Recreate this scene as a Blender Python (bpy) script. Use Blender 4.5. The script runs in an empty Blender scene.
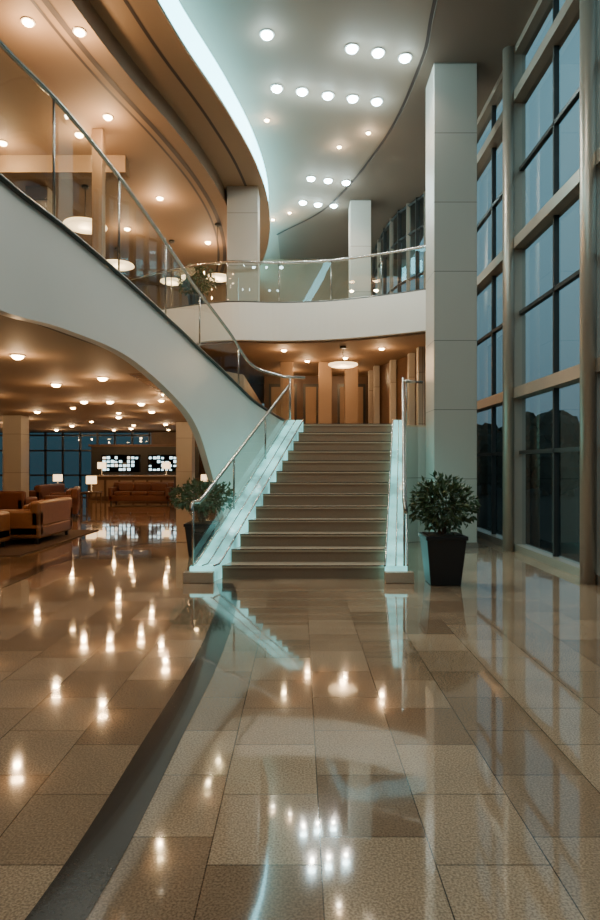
import bpy, bmesh, math, random
from mathutils import Vector, Matrix
random.seed(7)
S = bpy.context.scene

# ------------------------------------------------------------------ materials
def mat(name, col, rough=0.5, metal=0.0, emit=None, es=0.0, noise=None, coat=0.0, bump=0.0, spec=0.5):
    m = bpy.data.materials.new(name); m.use_nodes = True
    nt = m.node_tree; b = nt.nodes['Principled BSDF']
    b.inputs['Base Color'].default_value = (*col, 1)
    b.inputs['Roughness'].default_value = rough
    b.inputs['Metallic'].default_value = metal
    b.inputs['Coat Weight'].default_value = coat
    b.inputs['Specular IOR Level'].default_value = spec
    if emit:
        b.inputs['Emission Color'].default_value = (*emit, 1)
        b.inputs['Emission Strength'].default_value = es
    if noise:
        sc, amt = noise
        geo = nt.nodes.new('ShaderNodeNewGeometry')
        n = nt.nodes.new('ShaderNodeTexNoise'); n.inputs['Scale'].default_value = sc; n.inputs['Detail'].default_value = 4
        r = nt.nodes.new('ShaderNodeMapRange'); r.inputs['To Min'].default_value = 1-amt; r.inputs['To Max'].default_value = 1+amt
        mx = nt.nodes.new('ShaderNodeMix'); mx.data_type = 'RGBA'; mx.blend_type = 'MULTIPLY'; mx.inputs[0].default_value = 1
        nt.links.new(geo.outputs['Position'], n.inputs['Vector'])
        nt.links.new(n.outputs['Fac'], r.inputs['Value'])
        mx.inputs[6].default_value = (*col, 1)
        nt.links.new(r.outputs[0], mx.inputs[7])
        nt.links.new(mx.outputs[2], b.inputs['Base Color'])
        if bump:
            bp = nt.nodes.new('ShaderNodeBump'); bp.inputs['Strength'].default_value = bump; bp.inputs['Distance'].default_value = 0.01
            nt.links.new(n.outputs['Fac'], bp.inputs['Height']); nt.links.new(bp.outputs[0], b.inputs['Normal'])
    return m

def glass(name, tint, base=0.05, gain=1.0):
    m = bpy.data.materials.new(name); m.use_nodes = True
    nt = m.node_tree; nt.nodes.clear(); N = nt.nodes.new; L = nt.links.new
    o = N('ShaderNodeOutputMaterial'); mx = N('ShaderNodeMixShader')
    t = N('ShaderNodeBsdfTransparent'); t.inputs[0].default_value = (*tint, 1)
    g = N('ShaderNodeBsdfGlossy'); g.inputs['Roughness'].default_value = 0.01; g.inputs[0].default_value = (1, 1, 1, 1)
    f = N('ShaderNodeLayerWeight'); f.inputs['Blend'].default_value = 0.5
    p = N('ShaderNodeMath'); p.operation = 'POWER'; p.inputs[1].default_value = 5
    q = N('ShaderNodeMath'); q.operation = 'MULTIPLY_ADD'; q.inputs[1].default_value = gain; q.inputs[2].default_value = base; q.use_clamp = True
    L(f.outputs['Facing'], p.inputs[0]); L(p.outputs[0], q.inputs[0])
    L(q.outputs[0], mx.inputs[0]); L(t.outputs[0], mx.inputs[1]); L(g.outputs[0], mx.inputs[2]); L(mx.outputs[0], o.inputs[0])
    return m

def floor_mat():
    m = bpy.data.materials.new('polished_granite_tiles'); m.use_nodes = True
    nt = m.node_tree; b = nt.nodes['Principled BSDF']; N = nt.nodes.new; L = nt.links.new
    geo = N('ShaderNodeNewGeometry'); sep = N('ShaderNodeSeparateXYZ'); com = N('ShaderNodeCombineXYZ')
    L(geo.outputs['Position'], sep.inputs[0]); L(sep.outputs['Y'], com.inputs['X'])
    ad = N('ShaderNodeMath'); ad.operation = 'ADD'; ad.inputs[1].default_value = 20.13
    L(sep.outputs['X'], ad.inputs[0]); L(ad.outputs[0], com.inputs['Y'])
    br = N('ShaderNodeTexBrick'); br.offset = 0.35; br.inputs['Scale'].default_value = 1
    br.inputs['Brick Width'].default_value = 0.50; br.inputs['Row Height'].default_value = 0.43
    br.inputs['Mortar Size'].default_value = 0.0028; br.inputs['Mortar Smooth'].default_value = 0.1
    br.inputs['Color1'].default_value = (0.43, 0.295, 0.19, 1); br.inputs['Color2'].default_value = (0.24, 0.15, 0.092, 1)
    br.inputs['Mortar'].default_value = (0.08, 0.05, 0.033, 1)
    L(com.outputs[0], br.inputs['Vector'])
    n = N('ShaderNodeTexNoise'); n.inputs['Scale'].default_value = 110; n.inputs['Detail'].default_value = 3
    L(geo.outputs['Position'], n.inputs['Vector'])
    r = N('ShaderNodeMapRange'); r.inputs['From Min'].default_value = 0.36; r.inputs['From Max'].default_value = 0.64
    r.inputs['To Min'].default_value = 0.62; r.inputs['To Max'].default_value = 1.22
    L(n.outputs['Fac'], r.inputs['Value'])
    n2 = N('ShaderNodeTexNoise'); n2.inputs['Scale'].default_value = 1.6; n2.inputs['Detail'].default_value = 5
    L(geo.outputs['Position'], n2.inputs['Vector'])
    r2 = N('ShaderNodeMapRange'); r2.inputs['To Min'].default_value = 0.72; r2.inputs['To Max'].default_value = 1.25
    L(n2.outputs['Fac'], r2.inputs['Value'])
    mm = N('ShaderNodeMath'); mm.operation = 'MULTIPLY'; L(r.outputs[0], mm.inputs[0]); L(r2.outputs[0], mm.inputs[1])
    mx = N('ShaderNodeMix'); mx.data_type = 'RGBA'; mx.blend_type = 'MULTIPLY'; mx.inputs[0].default_value = 1
    L(br.outputs['Color'], mx.inputs[6]); L(mm.outputs[0], mx.inputs[7]); L(mx.outputs[2], b.inputs['Base Color'])
    b.inputs['Roughness'].default_value = 0.065; b.inputs['IOR'].default_value = 1.62
    b.inputs['Coat Weight'].default_value = 0.6; b.inputs['Coat Roughness'].default_value = 0.012
    n3 = N('ShaderNodeTexNoise'); n3.inputs['Scale'].default_value = 3.5; n3.inputs['Detail'].default_value = 1
    L(geo.outputs['Position'], n3.inputs['Vector'])
    bp = N('ShaderNodeBump'); bp.inputs['Strength'].default_value = 0.05; bp.inputs['Distance'].default_value = 0.01
    L(n3.outputs['Fac'], bp.inputs['Height']); L(bp.outputs[0], b.inputs['Normal']); L(bp.outputs[0], b.inputs['Coat Normal'])
    return m

def panel_mat(name, col, w, h, mortar, rough=0.35):
    m = bpy.data.materials.new(name); m.use_nodes = True
    nt = m.node_tree; b = nt.nodes['Principled BSDF']; N = nt.nodes.new; L = nt.links.new
    geo = N('ShaderNodeNewGeometry'); sep = N('ShaderNodeSeparateXYZ'); com = N('ShaderNodeCombineXYZ')
    L(geo.outputs['Position'], sep.inputs[0])
    ad = N('ShaderNodeMath'); ad.operation = 'ADD'; L(sep.outputs['X'], ad.inputs[0]); L(sep.outputs['Y'], ad.inputs[1])
    L(ad.outputs[0], com.inputs['X']); L(sep.outputs['Z'], com.inputs['Y'])
    br = N('ShaderNodeTexBrick'); br.offset = 0.0; br.inputs['Scale'].default_value = 1
    br.inputs['Brick Width'].default_value = w; br.inputs['Row Height'].default_value = h
    br.inputs['Mortar Size'].default_value = 0.006
    c = col
    br.inputs['Color1'].default_value = (*c, 1); br.inputs['Color2'].default_value = (c[0]*.88, c[1]*.88, c[2]*.88, 1)
    br.inputs['Mortar'].default_value = (*mortar, 1)
    L(com.outputs[0], br.inputs['Vector']); L(br.outputs['Color'], b.inputs['Base Color'])
    b.inputs['Roughness'].default_value = rough
    return m

def glow_mat():
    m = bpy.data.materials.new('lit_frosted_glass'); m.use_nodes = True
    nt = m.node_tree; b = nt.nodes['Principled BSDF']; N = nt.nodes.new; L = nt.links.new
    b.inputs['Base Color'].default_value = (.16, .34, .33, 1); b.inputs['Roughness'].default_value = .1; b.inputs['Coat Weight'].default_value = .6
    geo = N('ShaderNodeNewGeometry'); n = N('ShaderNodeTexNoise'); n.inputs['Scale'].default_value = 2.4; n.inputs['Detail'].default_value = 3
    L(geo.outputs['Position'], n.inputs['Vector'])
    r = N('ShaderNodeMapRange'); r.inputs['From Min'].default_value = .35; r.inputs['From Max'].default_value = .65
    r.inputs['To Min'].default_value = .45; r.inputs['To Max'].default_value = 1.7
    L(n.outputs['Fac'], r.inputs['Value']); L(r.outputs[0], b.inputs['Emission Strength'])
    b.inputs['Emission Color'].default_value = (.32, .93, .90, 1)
    return m

M_floor = floor_mat()
M_band = mat('dark_granite_band', (0.045, 0.036, 0.03), 0.1, noise=(90, .35), coat=.3)
M_white = mat('white_plaster', (0.68, 0.66, 0.61), 0.35, noise=(2, .03))
M_ceil = mat('ceiling_paint', (0.27, 0.22, 0.17), 0.7, noise=(1.5, .03))
M_ceilr = mat('ceiling_paint_umber', (0.17, 0.135, 0.105), 0.7, noise=(1.5, .03))
M_ceilwarm = mat('ceiling_paint_warm', (0.27, 0.18, 0.11), 0.7, noise=(1.5, .04))
M_ceilbrown = mat('ceiling_paint_tan', (0.22, 0.14, 0.085), 0.7, noise=(1.5, .04))
M_dark = mat('painted_groove_shade', (0.05, 0.035, 0.03), 0.7)  # for flat strips: the shade of a groove put into the colour
M_col = panel_mat('column_stone_panels', (0.44, 0.40, 0.345), 3.0, 1.25, (0.13, .12, .11))
M_wallwarm = mat('warm_wall_plaster', (0.28, 0.18, 0.11), 0.6, noise=(3, .08))
M_wood = mat('wood_panel', (0.12, 0.06, 0.03), 0.4, noise=(6, .3))
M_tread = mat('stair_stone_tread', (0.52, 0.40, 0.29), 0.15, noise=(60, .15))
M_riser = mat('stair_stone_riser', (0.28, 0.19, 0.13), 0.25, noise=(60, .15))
M_steel = mat('brushed_steel', (0.42, 0.40, 0.37), 0.25, 1.0)
M_bronze = mat('satin_bronze_mullion', (0.42, 0.34, 0.27), 0.35, 0.55)
M_frame = mat('dark_window_frame', (0.05, 0.048, 0.045), 0.35, 0.5)
M_glass = glass('clear_balustrade_glass', (0.82, 0.88, 0.86), .06, .8)
M_wglass = glass('window_pane_glass', (0.70, 0.80, 0.84), .10, .9)
M_wdark = glass('dark_window_pane_glass', (0.14, 0.26, 0.30), .05, .8)
M_cyan = mat('cove_led_diffuser', (0.7, 0.9, 0.9), 0.5, emit=(0.28, 0.85, 1.0), es=9.0)
M_glow = glow_mat()
M_spotc = mat('downlight_lens_cool', (1, 1, 1), 0.5, emit=(0.62, 0.95, 1.0), es=90)
M_spotw = mat('downlight_lens_warm', (1, 1, 1), 0.5, emit=(1.0, 0.62, 0.28), es=60)
M_shade = mat('pendant_diffuser', (1, .9, .7), 0.5, emit=(1.0, 0.66, 0.34), es=3.0)
M_ring = mat('downlight_trim', (0.5, 0.48, 0.45), 0.4, 0.3)
M_leather = mat('tan_leather', (0.27, 0.115, 0.045), 0.36, noise=(12, .15), bump=.1)
M_leatherd = mat('brown_leather', (0.14, 0.045, 0.02), 0.38, noise=(12, .15), bump=.1)
M_pot = mat('black_glazed_pot', (0.014, 0.014, 0.016), 0.35)
M_soil = mat('soil', (0.04, 0.025, 0.015), 0.9, noise=(40, .4))
M_leaf = mat('leaf_green', (0.06, 0.095, 0.04), 0.45, noise=(9, .5))
M_bark = mat('bark', (0.10, 0.06, 0.035), 0.8, noise=(30, .4))
M_ext = mat('night_foliage', (0.015, 0.02, 0.015), 0.9, noise=(2, .5), spec=.1)
M_ground = mat('asphalt', (0.02, 0.02, 0.02), 1.0, noise=(3, .2), spec=0.0)
M_litw = mat('lit_panel', (1, 1, 1), 0.5, emit=(1.0, 0.85, 0.65), es=2.5)
M_litc = mat('lit_panel_cool', (1, 1, 1), 0.5, emit=(0.55, 0.90, 1.0), es=3.2)
M_rug = mat('brown_carpet', (0.07, 0.035, 0.02), 0.9, noise=(60, .3))

# ------------------------------------------------------------------ mesh builder
class B:
    def __init__(s, name): s.name = name; s.bm = bmesh.new(); s.mats = []
    def mi(s, m):
        if m not in s.mats: s.mats.append(m)
        return s.mats.index(m)
    def face(s, pts, m, smooth=False):
        vs = [s.bm.verts.new(p) for p in pts]
        f = s.bm.faces.new(vs); f.material_index = s.mi(m); f.smooth = smooth; return f
    def box(s, x0, x1, y0, y1, z0, z1, m, bev=0.0, rot=0.0, piv=None, taper=0.0):
        r = bmesh.ops.create_cube(s.bm, size=1)
        vs = r['verts']; cx, cy, cz = (x0+x1)/2, (y0+y1)/2, (z0+z1)/2
        for v in vs:
            t = 1 - (taper if v.co.z < 0 else 0)
            v.co = Vector((cx+v.co.x*(x1-x0)*t, cy+v.co.y*(y1-y0)*t, cz+v.co.z*(z1-z0)))
        fs = {f for v in vs for f in v.link_faces}
        i = s.mi(m)
        for f in fs: f.material_index = i
        if bev > 0:
            es = list({e for v in vs for e in v.link_edges})
            q = bmesh.ops.bevel(s.bm, geom=es, offset=bev, segments=3, affect='EDGES', profile=0.5)
            for f in q['faces']: f.material_index = i; f.smooth = True
            vs = list({v for f in q['faces'] for v in f.verts} | {v for v in vs if v.is_valid})
        if rot:
            p = Vector(piv) if piv else Vector((cx, cy, cz))
            R = Matrix.Rotation(rot, 3, 'Z')
            for v in vs: v.co = R @ (v.co-p) + p
    def prism(s, poly, z0, z1, m, mtop=None):
        n = len(poly)
        a = [s.bm.verts.new((p[0], p[1], z0)) for p in poly]; b = [s.bm.verts.new((p[0], p[1], z1)) for p in poly]
        i = s.mi(m)
        f = s.bm.faces.new(a[::-1]); f.material_index = i
        f = s.bm.faces.new(b); f.material_index = s.mi(mtop) if mtop else i
        for k in range(n):
            f = s.bm.faces.new((a[k], a[(k+1) % n], b[(k+1) % n], b[k])); f.material_index = i
    def ribbon(s, A, Bp, m, smooth=True):
        a = [s.bm.verts.new(p) for p in A]; b = [s.bm.verts.new(p) for p in Bp]; i = s.mi(m)
        for k in range(len(A)-1):
            f = s.bm.faces.new((a[k], a[k+1], b[k+1], b[k])); f.material_index = i; f.smooth = smooth
    def slab(s, lo, hi, lo2, hi2, m):
        s.ribbon(lo, hi, m); s.ribbon(hi, hi2, m, False); s.ribbon(hi2, lo2, m); s.ribbon(lo2, lo, m, False)
        for k in (0, -1): s.face([lo[k], hi[k], hi2[k], lo2[k]], m)
    def ball(s, c, r, m, zs=1.0):
        q = bmesh.ops.create_icosphere(s.bm, subdivisions=2, radius=r); i = s.mi(m); c = Vector(c)
        for v in q['verts']: v.co = Vector((v.co.x, v.co.y, v.co.z*zs))+c
        for f in {f for v in q['verts'] for f in v.link_faces}: f.material_index = i; f.smooth = True
    def tube(s, pts, r, m, n=10):
        pts = [Vector(p) for p in pts]; rings = []
        i = s.mi(m)
        for k, p in enumerate(pts):
            d = (pts[min(k+1, len(pts)-1)]-pts[max(k-1, 0)]).normalized()
            up = Vector((0, 0, 1)) if abs(d.z) < .95 else Vector((1, 0, 0))
            u = d.cross(up).normalized(); w = u.cross(d)
            rr = r[k] if isinstance(r, (list, tuple)) else r
            rings.append([s.bm.verts.new(p+u*math.cos(t*2*math.pi/n)*rr+w*math.sin(t*2*math.pi/n)*rr) for t in range(n)])
        for k in range(len(rings)-1):
            for t in range(n):
                f = s.bm.faces.new((rings[k][t], rings[k][(t+1) % n], rings[k+1][(t+1) % n], rings[k+1][t])); f.material_index = i; f.smooth = True
        for q in (rings[0], rings[-1]):
            f = s.bm.faces.new(q); f.material_index = i
    def done(s, normals=True):
        if normals: bmesh.ops.recalc_face_normals(s.bm, faces=s.bm.faces)
        vs = s.bm.verts
        xs = [v.co.x for v in vs]; ys = [v.co.y for v in vs]; zs = [v.co.z for v in vs]
        o = Vector(((min(xs)+max(xs))/2, (min(ys)+max(ys))/2, min(zs)))
        for v in vs: v.co -= o
        me = bpy.data.meshes.new(s.name); s.bm.to_mesh(me); s.bm.free()
        for m in s.mats: me.materials.append(m)
        ob = bpy.data.objects.new(s.name, me); ob.location = o; S.collection.objects.link(ob); return ob

def parent(c, p):
    c.parent = p; c.matrix_parent_inverse = Matrix.Translation(-p.location)

def cr(P, n=8):
    out = []; P = [Vector(p) for p in P]
    for i in range(len(P)-1):
        a = P[i-1] if i else P[0]*2-P[1]; b = P[i]; c = P[i+1]; d = P[i+2] if i+2 < len(P) else P[-1]*2-P[-2]
        for k in range(n):
            t = k/n
            out.append(0.5*((2*b)+(c-a)*t+(2*a-5*b+4*c-d)*t*t+(3*b-a-3*c+d)*t**3))
    out.append(P[-1]); return out

def off2(P, d):
    out = []
    for k, p in enumerate(P):
        t = P[min(k+1, len(P)-1)]-P[max(k-1, 0)]; t = Vector((t[0], t[1])).normalized()
        out.append((p[0]-t.y*d, p[1]+t.x*d))
    return out

def light(kind, loc, e, col, r=0.06, par=None, name='bulb', ang=150):
    d = bpy.data.lights.new(name, kind); d.energy = e; d.color = col
    d.shadow_soft_size = r
    if kind == 'SPOT': d.spot_size = math.radians(ang); d.spot_blend = 0.6
    o = bpy.data.objects.new(name, d); o.location = loc; S.collection.objects.link(o)
    if par: parent(o, par)
    return o

ZC = 8.8; ZL = 3.1; ZB = 5.3; ZS = 2.275
# ------------------------------------------------------------------ floor & shell
b = B('floor'); b.box(-16, 3.95, -5, 31, -0.2, 0, M_floor); b.done()
b = B('floor_inlay_band')
P = cr([(-.98, 1.0, 0), (-.80, 2.1, 0), (-.75, 3.4, 0), (-.72, 5.0, 0), (-.80, 6.9, 0), (-.95, 7.85, 0)])
l, r_ = off2(P, .10), off2(P, -.10)
b.ribbon([(x, y, .003) for x, y in l], [(x, y, .003) for x, y in r_], M_band, False)
P = cr([(-5.2, 3.0, 0), (-4.2, 5.4, 0), (-3.75, 7.3, 0), (-3.75, 9.6, 0), (-3.4, 11.3, 0), (-2.6, 12.1, 0), (-1.8, 11.9, 0)])
l, r_ = off2(P, .10), off2(P, -.10)
b.ribbon([(x, y, .003) for x, y in l], [(x, y, .003) for x, y in r_], M_band, False)
b.done()

b = B('ceiling'); b.box(-16, 3.95, -5, 24, ZC, ZC+.2, M_ceil)
P = cr([(1.9, -4.9, 0), (1.95, 2, 0), (2.0, 6, 0), (2.15, 9.7, 0), (2.22, 11.2, 0), (1.91, 13.9, 0), (.84, 17.4, 0), (-.7, 19.6, 0)])
b.prism([(p.x, p.y) for p in P]+[(-.7, 21.9), (3.94, 21.9), (3.94, -4.9)], ZC-.03, ZC, M_ceilr)
b.done()
b = B('wall_back'); b.box(-16, 3.95, -5.2, -5, 0, ZC, M_wallwarm); b.done()
b = B('wall_left'); b.box(-16.2, -16, -5, 31, 0, ZC, M_wallwarm); b.done()
b = B('wall_far'); b.box(-16, 2.6, 22, 22.25, 3.7, ZC, M_wallwarm); b.done()
b = B('ceiling_groove_shade')
l, r_ = off2(P, .07), off2(P, .01)
b.ribbon([(x, y, ZC-.032) for x, y in l], [(x, y, ZC-.034) for x, y in r_], M_dark, False)  # flat strip below the ceiling, dark colour painted as groove shade
b.done()

# upper-left dropped ceiling with LED cove
cove = cr([(-2.45, -4.9, 0), (-2.55, 2, 0), (-2.45, 6, 0), (-2.2, 8, 0), (-1.88, 9.7, 0), (-1.35, 11.75, 0), (-.95, 13.9, 0), (-.80, 16.2, 0), (-1.0, 19, 0), (-1.6, 21.9, 0)])
b = B('ceiling_soffit')
b.prism([(p.x, p.y) for p in cove]+[(-16, 21.9), (-16, -4.9)], 8.14, 8.20, M_ceilwarm)
in1 = off2(cove, 0.95)
b.prism([p for p in in1]+[(-16, 21.8), (-16, -4.8)], 7.80, 8.14, M_ceilbrown)
b.ribbon([(x, y, 8.135) for x, y in off2(cove, .40)], [(x, y, 8.135) for x, y in off2(cove, .46)], M_dark, False)  # flat dark strips here and below paint the shade of soffit grooves
b.ribbon([(x, y, 7.795) for x, y in off2(cove, 1.25)], [(x, y, 7.795) for x, y in off2(cove, 1.35)], M_dark, False)
b.ribbon([(x, y, 7.795) for x, y in off2(cove, 1.45)], [(x, y, 7.795) for x, y in off2(cove, 1.50)], M_dark, False)
b.done()
b = B('cove_light')
cv = off2(cove, .04)
b.ribbon([(x, y, 8.20) for x, y in cv], [(x, y, ZC-.002) for x, y in cv], M_cyan); b.done(False)

# ------------------------------------------------------------------ sweeping curved stair
RP = [(-2.95, -4.9, 3.0, 4.4, 5.5), (-2.95, 2.5, 3.0, 4.3, 5.52), (-2.86, 4.2, 2.95, 4.2, 5.46), (-2.71, 5.6, 2.9, 4.07, 5.38),
      (-2.48, 6.6, 2.94, 3.97, 5.32), (-2.19, 8.0, 2.88, 3.80, 5.1), (-1.86, 9.5, 2.48, 3.55, 4.70), (-1.68, 10.3, 2.05, 3.40, 4.45),
      (-1.50, 10.85, 1.2, 3.25, 4.25), (-1.22, 11.4, 0.05, 3.0, 3.9), (-.87, 11.85, 0.0, 2.68, 3.4), (-.32, 11.9, 0.0, 2.33, 3.2)]
def crN(P, n):
    a = cr([(p[0], p[1], p[2]) for p in P], n); c = cr([(p[3], p[4], 0) for p in P], n)
    return [(u.x, u.y, max(u.z, 0), w.x, w.y) for u, w in zip(a, c)]
R = crN(RP, 8)
root = bpy.data.objects.new('curved_staircase', None); S.collection.objects.link(root)
inn = off2([Vector((p[0], p[1], 0)) for p in R], .12)
b = B('stringer')
b.slab([(p[0], p[1], p[2]) for p in R], [(p[0], p[1], p[3]) for p in R],
       [(q[0], q[1], p[2]) for p, q in zip(R, inn)], [(q[0], q[1], p[3]) for p, q in zip(R, inn)], M_white)
b.tube([(p[0]+.02, p[1], p[3]+.02) for p in R], .028, M_frame, 6)
parent(b.done(), root)
b = B('glass_balustrade')
gl = off2([Vector((p[0], p[1], 0)) for p in R], .06)
b.ribbon([(q[0], q[1], p[3]) for p, q in zip(R, gl)], [(q[0], q[1], p[4]-.03) for p, q in zip(R, gl)], M_glass)
b.tube([(q[0], q[1], p[4]) for p, q in zip(R, gl)]+[(.1, 11.95, 3.18)], .026, M_steel, 10)
dist = 0; last = None
for p, q in zip(R, gl):
    if last is not None:
        dist += math.hypot(q[0]-last[0], q[1]-last[1])
    if last is None or dist > 1.25:
        dist = 0; b.tube([(q[0], q[1], p[3]), (q[0], q[1], p[4])], .014, M_steel, 8)
    last = q
parent(b.done(), root)
b = B('steps')
seg = [i for i in range(len(R)) if R[i][1] > 8.0]
off = off2([Vector((p[0], p[1], 0)) for p in R], .13); offi = off2([Vector((p[0], p[1], 0)) for p in R], 1.45)
for i in seg[:-6]:
    z = R[i+1][3]+.10
    poly = [off[i], off[i+1], offi[i+1], offi[i]]
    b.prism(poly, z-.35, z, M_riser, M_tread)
parent(b.done(), root)
mz = off2([Vector((p[0], p[1], 0)) for p in R], .14)
mzp = [(x, y) for (x, y), p in zip(mz, R) if y < 10.0]
b = B('mezzanine_slab')
b.prism(mzp+[(-2.1, 10.6), (-1.6, 12.6), (-1.2, 13.2), (-1.2, 30.9), (-15.9, 30.9), (-15.9, -4.9)], ZL, ZL+.32, M_ceilwarm)
for o1, o2 in ((.30, .36), (.55, .59)):
    A = off2([Vector((p[0], p[1], 0)) for p in R if p[1] < 9.6], o1); C = off2([Vector((p[0], p[1], 0)) for p in R if p[1] < 9.6], o2)
    b.ribbon([(x, y, ZL-.004) for x, y in A], [(x, y, ZL-.004) for x, y in C], M_dark, False)  # painted groove shade on the flat underside
b.done()

# ------------------------------------------------------------------ main staircase
N = 13; RI = .175; TR = .29; Y0 = 8.2
def XL(y): return -1.03+(y-Y0)/(11.68-Y0)*1.09
def XR(y): return 1.12+(y-Y0)/(11.68-Y0)*.62
b = B('main_staircase')
for i in range(N):
    y = Y0+i*TR; y2 = y+TR if i < N-1 else y+.06
    z = (i+1)*RI
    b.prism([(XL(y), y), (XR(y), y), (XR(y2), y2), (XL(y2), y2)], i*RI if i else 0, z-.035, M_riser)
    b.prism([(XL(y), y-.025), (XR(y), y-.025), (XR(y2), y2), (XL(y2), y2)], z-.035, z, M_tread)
    b.prism([(XL(y), y-.03), (XR(y), y-.03), (XR(y), y-.005), (XL(y), y-.005)], z-.012, z+.003, M_steel)
    if i > 1:
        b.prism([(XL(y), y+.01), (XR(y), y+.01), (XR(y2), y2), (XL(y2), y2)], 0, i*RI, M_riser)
b.done()

def parapet(name, xin, wid0, wid1, sgn):
    b = B(name)
    ya, yb = 7.98, 11.72
    def zt(y): return max(.20, (y-Y0)/TR*RI+RI+.05)
    n = 24
    ys = [ya+(yb-ya)*k/n for k in range(n+1)]
    def xo(y):
        t = (y-ya)/(yb-ya); return xin(y)+sgn*(wid0+(wid1-wid0)*t)
    g = .012*sgn
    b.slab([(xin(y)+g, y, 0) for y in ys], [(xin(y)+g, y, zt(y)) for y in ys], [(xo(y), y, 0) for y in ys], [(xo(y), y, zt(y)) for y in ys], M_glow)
    b.tube([(xin(y)+g, y, zt(y)+.004) for y in ys], .014, M_steel, 6)
    b.tube([(xo(y), y, zt(y)+.004) for y in ys], .014, M_steel, 6)
    b.tube([(xin(y)+(xo(y)-xin(y))*.5, y, zt(y)+.004) for y in ys], .010, M_steel, 6)
    xa, xb = sorted((xin(ya)-sgn*.0, xo(ya)+sgn*.07))
    b.box(xa, xb, 7.86, 7.975, 0, .14, M_tread, .01)
    xh = lambda y: xo(y)-sgn*.04
    hz = lambda y: zt(y)+.82-.14*((y-ya)/(yb-ya))
    b.ribbon([(xh(y), y, zt(y)) for y in ys], [(xh(y), y, hz(y)) for y in ys], M_glass)
    hp = [(xh(ya), ya-.14, hz(ya)-.13), (xh(ya), ya-.10, hz(ya)-.05)]+[(xh(y), y, hz(y)) for y in ys]
    b.tube(hp, .026, M_steel, 10)
    for k in (0, 8, 16, 24):
        y = ys[k]; b.tube([(xh(y), y, zt(y)), (xh(y), y, hz(y))], .015, M_steel, 8)
    b.tube([(xh(yb), yb, 2.3), (xh(yb), yb, 3.15)], .02, M_steel, 8)
    return b.done()
parapet('stair_balustrade', XL, .32, .30, -1)
parapet('stair_balustrade', XR, .30, .24, 1)

b = B('landing')
lp = [(-.32, 12.03), (.04, 11.76), (1.76, 11.76), (2.0, 11.95), (2.3, 12.1), (3.2, 12.1), (3.2, 16.2), (2.45, 18.2), (2.3, 19.82), (-1.15, 19.82), (-1.15, 12.3), (-.8, 12.1)]
b.prism(lp, 0, ZS-.04, M_col, M_tread)
b.prism(lp, ZS-.04, ZS, M_tread)
b.done()
b = B('landing_glass_rail')
b.ribbon([(2.04, 11.99, ZS), (2.4, 12.15, ZS)], [(2.04, 11.99, 3.1), (2.4, 12.15, 3.1)], M_glass, False)
b.tube([(2.0, 11.97, 3.12), (2.4, 12.15, 3.12)], .026, M_steel); b.tube([(2.06, 12.0, ZS), (2.06, 12.0, 3.12)], .018, M_steel)
b.done()

# ------------------------------------------------------------------ balcony
BP = cr([(-15.9, 19.0, 0), (-10, 17.8, 0), (-5.5, 16.4, 0), (-3.2, 15.1, 0), (-1.75, 14.5, 0), (-.5, 14.55, 0), (.7, 14.4, 0), (1.8, 13.95, 0), (2.8, 13.4, 0), (3.2, 13.1, 0)])
b = B('balcony_slab')
pol = [(p.x, p.y) for p in BP]+[(3.2, 15.8), (3.2, 16), (2.5, 18), (2.2, 21.9), (-15.9, 21.9)]
b.prism(pol, 4.42, ZB, M_white)
b.done()
b = B('ceiling_landing')
b.prism([(p[0], p[1]) for p in off2(BP, .12)]+[(3.1, 15.6), (2.4, 17.9), (2.1, 21.8), (-15.8, 21.8)], 4.37, 4.415, M_ceilbrown)
b.done()
b = B('balcony_glass_rail')
G = [(p[0], p[1]) for p in off2(BP, .1)]
b.ribbon([(x, y, ZB) for x, y in G], [(x, y, ZB+.95) for x, y in G], M_glass)
b.tube([(x, y, ZB+.98) for x, y in G], .030, M_steel); b.tube([(x, y, ZB+.03) for x, y in G], .03, M_frame, 6)
for k in range(0, len(G), 8):
    b.tube([(*G[k], ZB), (*G[k], ZB+.97)], .014, M_steel, 8)
b.done()

# ------------------------------------------------------------------ columns
def column(x0, x1, y0, y1, z0, z1, m=M_col, name='stone_column'):
    b = B(name); b.box(x0, x1, y0, y1, z0, z1, m, .012)
    b.box(x0-.015, x1+.015, y0-.015, y1+.015, z0, z0+.1, M_steel)
    b.done()
column(2.42, 3.2, 11.2, 11.95, 0, ZC-.03)
column(-1.74, -1.0, 14.75, 15.45, ZB, 8.14)
column(1.38, 1.95, 17.0, 17.6, ZB, ZC-.03)
column(-6.2, -5.7, 14.0, 14.5, ZL+.32, 7.80)
column(-3.9, -3.7, 11.6, 11.8, ZL+.32, 7.80, M_wallwarm)
for x in (-.55, .52, 1.25): column(x, x+.36, 17.2, 17.5, ZS, 4.37, M_wallwarm)
column(-4.6, -4.0, 23, 23.6, 0, ZL); column(-9.6, -9.0, 20, 20.6, 0, ZL)
b = B('beam_bulkhead'); b.box(-15.9, -3.55, 12.6, 12.9, 7.45, 7.80, M_ceilwarm); b.done()

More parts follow.
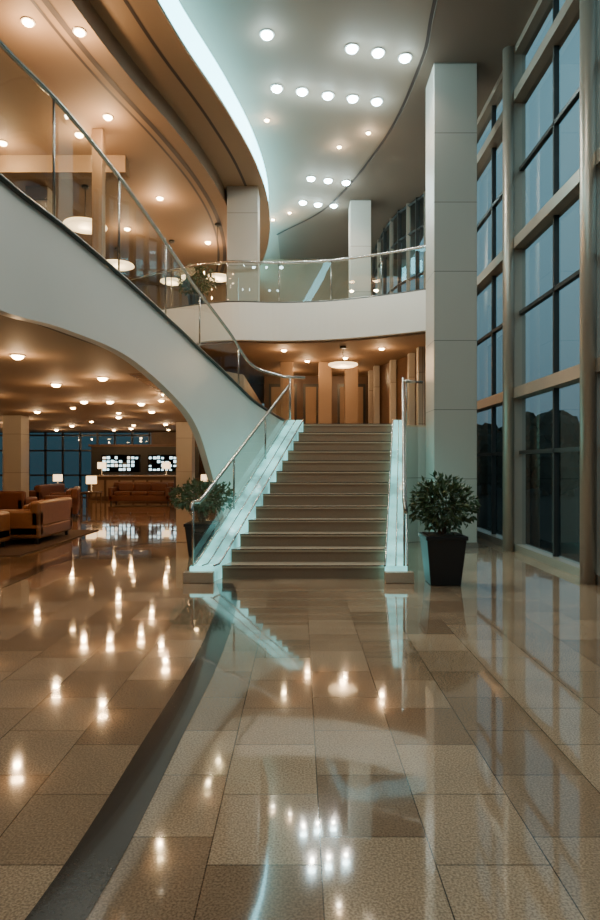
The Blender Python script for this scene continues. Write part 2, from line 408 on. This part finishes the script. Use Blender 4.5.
b = B('wall_landing')
b.box(-1.15, 2.25, 19.95, 20.1, ZS, 4.37, M_wood)
b.done()
b = B('wall_landing_side')
SP = [(3.1, 14.3), (2.95, 16.0), (2.3, 18.0), (2.2, 19.8)]
b.prism(SP+[(x+.06, y+.03) for x, y in SP[::-1]], ZS, 4.37, M_wood)
for (x0, y0), (x1, y1) in zip(SP, SP[1:]):
    for t in (.0, .5):
        x, y = x0+(x1-x0)*t-.06, y0+(y1-y0)*t; b.box(x-.1, x+.06, y-.12, y+.12, ZS, 4.37, M_col, .008)
b.done()
for k in range(3):
    x = -1.0+k*1.1
    b = B('door_%d' % (k+1))
    b.box(x, x+.9, 19.88, 19.94, ZS, 4.1, M_frame); b.box(x+.08, x+.42, 19.85, 19.885, ZS+.15, 4.0, M_wallwarm); b.box(x+.48, x+.82, 19.85, 19.885, ZS+.15, 4.0, M_wallwarm)
    b.tube([(x+.44, 19.83, ZS+.8), (x+.44, 19.83, ZS+1.3)], .015, M_steel, 6)
    b.done()

# ------------------------------------------------------------------ window wall (right)
WX = 3.85
b = B('window_1')
b.face([(WX+.02, -5, 0), (WX+.02, 14, 0), (WX+.02, 14, ZC), (WX+.02, -5, ZC)], M_wglass)
posts = [-4.3, -1.1, 1.9, 4.85, 7.85, 10.85, 13.85]
for y in posts:
    b.tube([(WX-.2, y, 0), (WX-.2, y, ZC)], .10, M_bronze, 16)
    b.box(WX-.12, WX+.08, y-.05, y+.05, 0, ZC, M_bronze)
for y0, y1 in zip(posts, posts[1:]):
    ym = (y0+y1)/2; b.box(WX-.03, WX+.05, ym-.025, ym+.025, 0, ZC, M_frame)
for z in (2.75, 5.35, 7.9): b.box(WX-.14, WX+.1, -5, 14, z-.09, z+.09, M_bronze)
for z in (1.72, 4.15, 6.65): b.box(WX-.03, WX+.05, -5, 14, z-.03, z+.03, M_frame)
b.box(WX-.12, WX+.1, -5, 14, 0, .12, M_bronze); b.box(WX-.12, WX+.1, -5, 14, ZC-.15, ZC, M_bronze)
b.done()
C = cr([(3.87, 14, 0), (3.75, 15, 0), (3.35, 16.5, 0), (2.7, 18.3, 0), (2.45, 22, 0)], 4)
b = B('window_2')
b.ribbon([(p.x, p.y, 0) for p in C], [(p.x, p.y, ZC) for p in C], M_wglass, False)
for k, p in enumerate(C):
    b.box(p.x-.05, p.x+.05, p.y-.05, p.y+.05, 0, ZC, M_frame if k % 2 else M_bronze)
for z in (.05, 1.72, 2.75, 4.15, 5.35, 6.0, 6.65, 7.9, ZC-.1):
    for p, q in zip(C, C[1:]): b.tube([(p.x, p.y, z), (q.x, q.y, z)], .05, M_frame, 4)
b.done()

# ------------------------------------------------------------------ lights
def downlights(name, pts, z, m, r, col, e, kind='POINT', drop=.16, every=1, lr=.05, up=0):
    b = B(name)
    for x, y in pts:
        b.tube([(x, y, z), (x, y, z-.02)], r*1.3, M_ring, 16)
        b.ball((x, y, z-.02), r, m, .62)
    o = b.done()
    for k, (x, y) in enumerate(pts):
        if k % every == 0:
            light(kind, (x, y, z-drop), e*every, col, lr, o, name+'_halo', 140)
            if up: light('POINT', (x, y, z-drop), up, (.75, .97, 1), lr, o, name+'_halo')  # added point lamp, throws a halo on the ceiling round each lens
    return o
cool = [(-.56, 10.5), (.91, 10.85), (1.38, 10.96), (1.88, 11.1), (-.45, 12.0), (.04, 12.1), (.55, 12.23), (1.05, 12.33), (1.54, 12.43),
        (.28, 15.77), (.72, 15.88), (1.19, 15.99), (.08, 17.2), (.50, 17.34), (.95, 17.4),
        (-1.2, 3.5), (.3, 3.5), (1.7, 3.5), (-1.2, 6.5), (.3, 6.5), (1.7, 6.5), (.3, 0), (1.7, 0)]
downlights('atrium_downlights', cool, ZC, M_spotc, .10, (1.0, .89, .74), 74, 'SPOT', .26, up=9)
dim = [(-.7, 13.1), (.9, 14.2), (1.5, 13.6), (-.3, 17.9), (-.8, 18.4)]
downlights('accent_downlights', dim, ZC, M_spotw, .05, (1, .8, .55), 10, 'POINT', .2)
upl = [(-3.47, 11.2), (-4.2, 11.8), (-3.3, 14.6), (-3.86, 8.8), (-3.2, 9.0), (-5.8, 12.1), (-4.6, 16.5), (-7.5, 16.0), (-7.5, 9.5), (-2.6, 17.5), (-5.6, 6.5)]
downlights('upper_lobby_downlights', upl, 7.80, M_spotw, .075, (1, .66, .36), 58, 'POINT', .35)
low = [(-4.1, 9.0), (-3.6, 11.3), (-4.8, 12.2), (-5.4, 15.5), (-4.75, 15.5), (-4.1, 16.0), (-7.8, 18.4), (-4.4, 18.4), (-7.3, 26.8),
       (-6.3, 10.2), (-7.2, 14.2), (-3.0, 13.8), (-2.9, 17.2), (-6.0, 20.5), (-9.5, 21.5), (-3.2, 21.5), (-5.2, 24), (-9.2, 25), (-11.5, 23.5), (-11, 28), (-4.2, 27.6), (-9.5, 13.2), (-12, 17.5), (-5.8, 5.5), (-4.6, 7.2), (-7.5, 8)]
downlights('lobby_downlights', low, ZL, M_spotw, .085, (1, .64, .33), 19, 'POINT', .24)
low2 = [(-3.4, 15.2), (-6.3, 17.2), (-5.5, 18.8), (-2.4, 19.2), (-3.6, 20.0), (-7.6, 22.6), (-2.6, 23.4), (-6.6, 24.6), (-3.4, 25.2), (-8.4, 28), (-5.9, 27.8), (-10.2, 19.6), (-12.4, 26)]
downlights('small_lobby_downlights', low2, ZL, M_spotw, .065, (1, .64, .33), 5, 'POINT', .2, every=3)
lnd = [(-.4, 15.4), (.2, 17.0), (1.2, 16.5), (2.0, 15.2), (1.5, 18.6), (-.3, 18.8)]
downlights('landing_downlights', lnd, 4.37, M_spotw, .065, (1, .64, .33), 18, 'POINT', .22)

def pendant(x, y, z, r, zt):
    b = B('disc_pendant_lamp')
    b.tube([(x, y, z), (x, y, z+.04), (x, y, z+.07)], [r*.8, r, r*.95], M_shade, 32)
    b.tube([(x, y, z+.07), (x, y, z+.11)], [r*.97, r*.5], M_steel, 32)
    b.tube([(x, y, z+.10), (x, y, zt)], .009, M_frame, 6)
    b.tube([(x, y, zt-.05), (x, y, zt)], .08, M_frame, 12)
    o = b.done()
    light('POINT', (x, y, z-.12), 16, (1, .66, .36), .08, o, 'pendant_bulb')
pendant(1.04, 15.0, 3.88, .36, 4.37)
pendant(-4.85, 14.0, 6.85, .48, 7.80)
pendant(-5.3, 18.0, 7.25, .48, 7.80)
pendant(-2.15, 16.2, 6.35, .32, 7.80)
pendant(-3.6, 17.4, 6.6, .32, 7.80)

# ------------------------------------------------------------------ plants
def foliage(b, cx, cy, cz, rx, rz, n, ls):
    i = b.mi(M_leaf)
    for _ in range(n):
        while True:
            p = Vector((random.uniform(-1, 1), random.uniform(-1, 1), random.uniform(-1, 1)))
            if .25 < p.length < 1: break
        bumpy = .85+.2*math.sin(p.x*7)*math.cos(p.y*6+p.z*5)
        c = Vector((cx+p.x*rx*bumpy, cy+p.y*rx*bumpy, cz+p.z*rz*bumpy))
        d = (p.normalized()+Vector((random.gauss(0, .5), random.gauss(0, .5), random.gauss(-.1, .5)))).normalized()
        u = d.cross(Vector((random.gauss(0, 1), random.gauss(0, 1), random.gauss(0, 1)))).normalized(); w = u.cross(d)
        l = ls*random.uniform(.7, 1.3)
        a = b.bm.verts.new(c); t = b.bm.verts.new(c+d*l+w*(-.1*l))
        q = b.bm.verts.new(c+d*l*.45+u*l*.24+w*l*.06); s_ = b.bm.verts.new(c+d*l*.45-u*l*.24+w*l*.06)
        f = b.bm.faces.new((a, q, t)); f.material_index = i
        f = b.bm.faces.new((a, t, s_)); f.material_index = i
def potted(name, x, y, z0, pw, ph, rx, rz, cz, n, ls=.075, tap=.25):
    b = B(name)
    b.box(x-pw/2, x+pw/2, y-pw/2, y+pw/2, z0, z0+ph, M_pot, .012, taper=tap)
    b.box(x-pw/2-.01, x+pw/2+.01, y-pw/2-.01, y+pw/2+.01, z0+ph-.05, z0+ph, M_pot, .008)
    b.box(x-pw/2+.03, x+pw/2-.03, y-pw/2+.03, y+pw/2-.03, z0+ph-.02, z0+ph+.008, M_soil)
    for k in range(9):
        a = k*2*math.pi/9+random.random(); rr = rx*random.uniform(.3, .8)
        b.tube([(x+.03*math.cos(a), y+.03*math.sin(a), z0+ph-.02), (x+.3*rr*math.cos(a), y+.3*rr*math.sin(a), (z0+ph+cz)/2),
                (x+rr*math.cos(a), y+rr*math.sin(a), cz+rz*random.uniform(-.2, .6))], [.014, .01, .004], M_bark, 6)
    foliage(b, x, y, cz, rx, rz, n, ls)
    b.done(False)
potted('potted_ficus', 1.81, 7.87, 0, .50, .62, .45, .37, 1.01, 1400, .085)
potted('potted_ficus', -1.62, 10.25, 0, .5, .55, .60, .28, .98, 1400)
potted('potted_ficus', -2.6, 15.6, ZB, .4, .45, .55, .42, ZB+.8, 1200)

# ------------------------------------------------------------------ sofas
def sofa(name, x, y, w, rot, m, d=.9, h=.82, z0=0):
    b = B(name); P0 = (x, y, 0)
    def bx(x0, x1, y0, y1, za, zb, mm, bv=.04): b.box(x+x0, x+x1, y+y0, y+y1, z0+za, z0+zb, mm, bv, rot, P0)
    hw = w/2
    bx(-hw, hw, -d/2, d/2, .10, .34, m)
    n = max(1, round(w/.75)); cw = (w-.44)/n
    for k in range(n):
        bx(-hw+.22+k*cw+.008, -hw+.22+(k+1)*cw-.008, -d/2+.01, d/2-.22, .33, .48, m, .05)
        bx(-hw+.22+k*cw+.008, -hw+.22+(k+1)*cw-.008, d/2-.34, d/2-.16, .46, h-.04, m, .06)
    bx(-hw, hw, d/2-.2, d/2, .30, h, m, .06)
    bx(-hw, -hw+.21, -d/2, d/2, .12, .64, m, .06); bx(hw-.21, hw, -d/2, d/2, .12, .64, m, .06)
    for sx in (-1, 1):
        for sy in (-1, 1): bx(sx*(hw-.1)-.03, sx*(hw-.1)+.03, sy*(d/2-.1)-.03, sy*(d/2-.1)+.03, 0, .11, M_frame, .005)
    b.done()
sofa('leather_sofa', -5.35, 12.4, 1.7, math.radians(-90), M_leather, 1.0, .80, .02)
sofa('leather_sofa', -6.15, 10.9, 1.7, math.radians(180), M_leather, .95, .74, .02)
sofa('leather_sofa', -7.1, 18.6, 2.4, math.radians(-72), M_leatherd)
sofa('leather_sofa', -8.2, 16.6, 2.0, math.radians(180), M_leatherd)
sofa('leather_sofa', -9.2, 22.0, 2.2, math.radians(-90), M_leatherd)
sofa('leather_sofa', -6.2, 24.3, 2.4, math.radians(0), M_leatherd)
b = B('area_rug'); b.box(-9.6, -4.6, 10.2, 14.2, 0.001, .018, M_rug, .004); b.done()

# ------------------------------------------------------------------ far lobby wall
b = B('window_3')
for k in range(11):
    x = -15.9+k*.85
    b.box(x, x+.07, 30.3, 30.45, 0, ZL, M_frame)
b.face([(-15.9, 30.4, 0), (-7.4, 30.4, 0), (-7.4, 30.4, ZL), (-15.9, 30.4, ZL)], M_wdark)
for z in (.1, 1.0, 2.2, 2.95): b.box(-15.9, -7.3, 30.3, 30.44, z-.04, z+.04, M_frame)
b.done()
b = B('wall_lobby'); b.box(-7.3, -1.2, 30.4, 30.6, 0, ZL, M_wood); b.done()
b = B('reception_display_wall')
b.box(-9.7, -4.7, 28.8, 28.95, .0, 2.35, M_frame)
b.box(-9.8, -4.6, 28.7, 28.98, 2.35, 2.45, M_wood, .01); b.box(-9.8, -4.6, 28.6, 28.98, 0, .9, M_wood, .01)
for xa, nx in ((-9.15, 9), (-7.0, 10)):
    b.box(xa-.06, xa+nx*.19+.04, 28.77, 28.8, 1.18, 1.98, M_wdark, .005)
    for k in range(nx):
        for j in range(4):
            if random.random() < .72:
                x = xa+k*.19; z = 1.24+j*.18
                b.box(x, x+.15*random.uniform(.6, 1), 28.75, 28.775, z, z+.13*random.uniform(.5, 1), M_litc if random.random() < .85 else M_litw)
b.done()
b = B('reception_desk'); b.box(-9.0, -5.4, 26.6, 27.3, 0, 1.0, M_wood, .02); b.box(-9.1, -5.3, 26.5, 27.4, 1.0, 1.06, M_tread, .01)
for k in range(6): b.box(-8.9+k*.6, -8.4+k*.6, 26.57, 26.6, .15, .85, M_wallwarm)
b.done()
def tlamp(x, y, z0):
    b = B('table_lamp')
    b.tube([(x, y, z0+.002), (x, y, z0+.02), (x, y, z0+.04), (x, y, z0+.3)], [.1, .1, .02, .015], M_steel, 12)
    b.box(x-.16, x+.16, y-.1, y+.1, z0+.28, z0+.56, M_shade, .01); b.done()
tlamp(-8.6, 26.9, 1.06); tlamp(-5.8, 26.9, 1.06)
for x, y in ((-10.0, 25.6), (-7.4, 22.0), (-3.9, 25.5)):
    b = B('side_table'); b.box(x-.3, x+.3, y-.3, y+.3, .5, .55, M_wood, .01)
    for sx in (-1, 1):
        for sy in (-1, 1): b.box(x+sx*.25-.02, x+sx*.25+.02, y+sy*.25-.02, y+sy*.25+.02, 0, .5, M_wood)
    b.done(); tlamp(x, y, .55)

# ------------------------------------------------------------------ outside
b = B('ground_outside'); b.box(4.2, 120, -60, 160, -.3, -.05, M_ground); b.done()
def tree(x, y, h):
    b = B('tree')
    b.tube([(x, y, -.05), (x, y, h*.5)], [.18, .1], M_bark, 8)
    for k in range(9):
        r = bmesh.ops.create_icosphere(b.bm, subdivisions=3, radius=h*random.uniform(.2, .3))
        c = Vector((x+random.uniform(-.35, .35)*h, y+random.uniform(-.3, .3)*h, h*random.uniform(.25, .75))); i = b.mi(M_ext)
        for v in r['verts']: v.co = v.co*random.uniform(.85, 1.12)+c
        for f in {f for v in r['verts'] for f in v.link_faces}: f.material_index = i
    b.done()
for k in range(20): tree(8.5+k*1.35, 33-k*.45+random.uniform(-1, 1), random.uniform(3.0, 4.4))

# ------------------------------------------------------------------ world
w = bpy.data.worlds.new('dusk_sky'); S.world = w; w.use_nodes = True
nt = w.node_tree; bg = nt.nodes['Background']
tc = nt.nodes.new('ShaderNodeTexCoord'); sp = nt.nodes.new('ShaderNodeSeparateXYZ'); rp = nt.nodes.new('ShaderNodeValToRGB')
nt.links.new(tc.outputs['Generated'], sp.inputs[0]); nt.links.new(sp.outputs['Z'], rp.inputs[0]); nt.links.new(rp.outputs[0], bg.inputs[0])
e = rp.color_ramp.elements; e[0].position = 0; e[0].color = (.13, .19, .22, 1); e[1].position = .5; e[1].color = (.25, .47, .55, 1)
bg.inputs[1].default_value = 1.0

# ------------------------------------------------------------------ camera
cd = bpy.data.cameras.new('camera'); cam = bpy.data.objects.new('camera', cd); S.collection.objects.link(cam)
cam.location = (0, 0, 1.5); cam.rotation_euler = (math.pi/2, 0, 0)
cd.sensor_fit = 'VERTICAL'; cd.sensor_height = 36; cd.lens = 620/920*36; cd.shift_y = 5/920
S.camera = cam
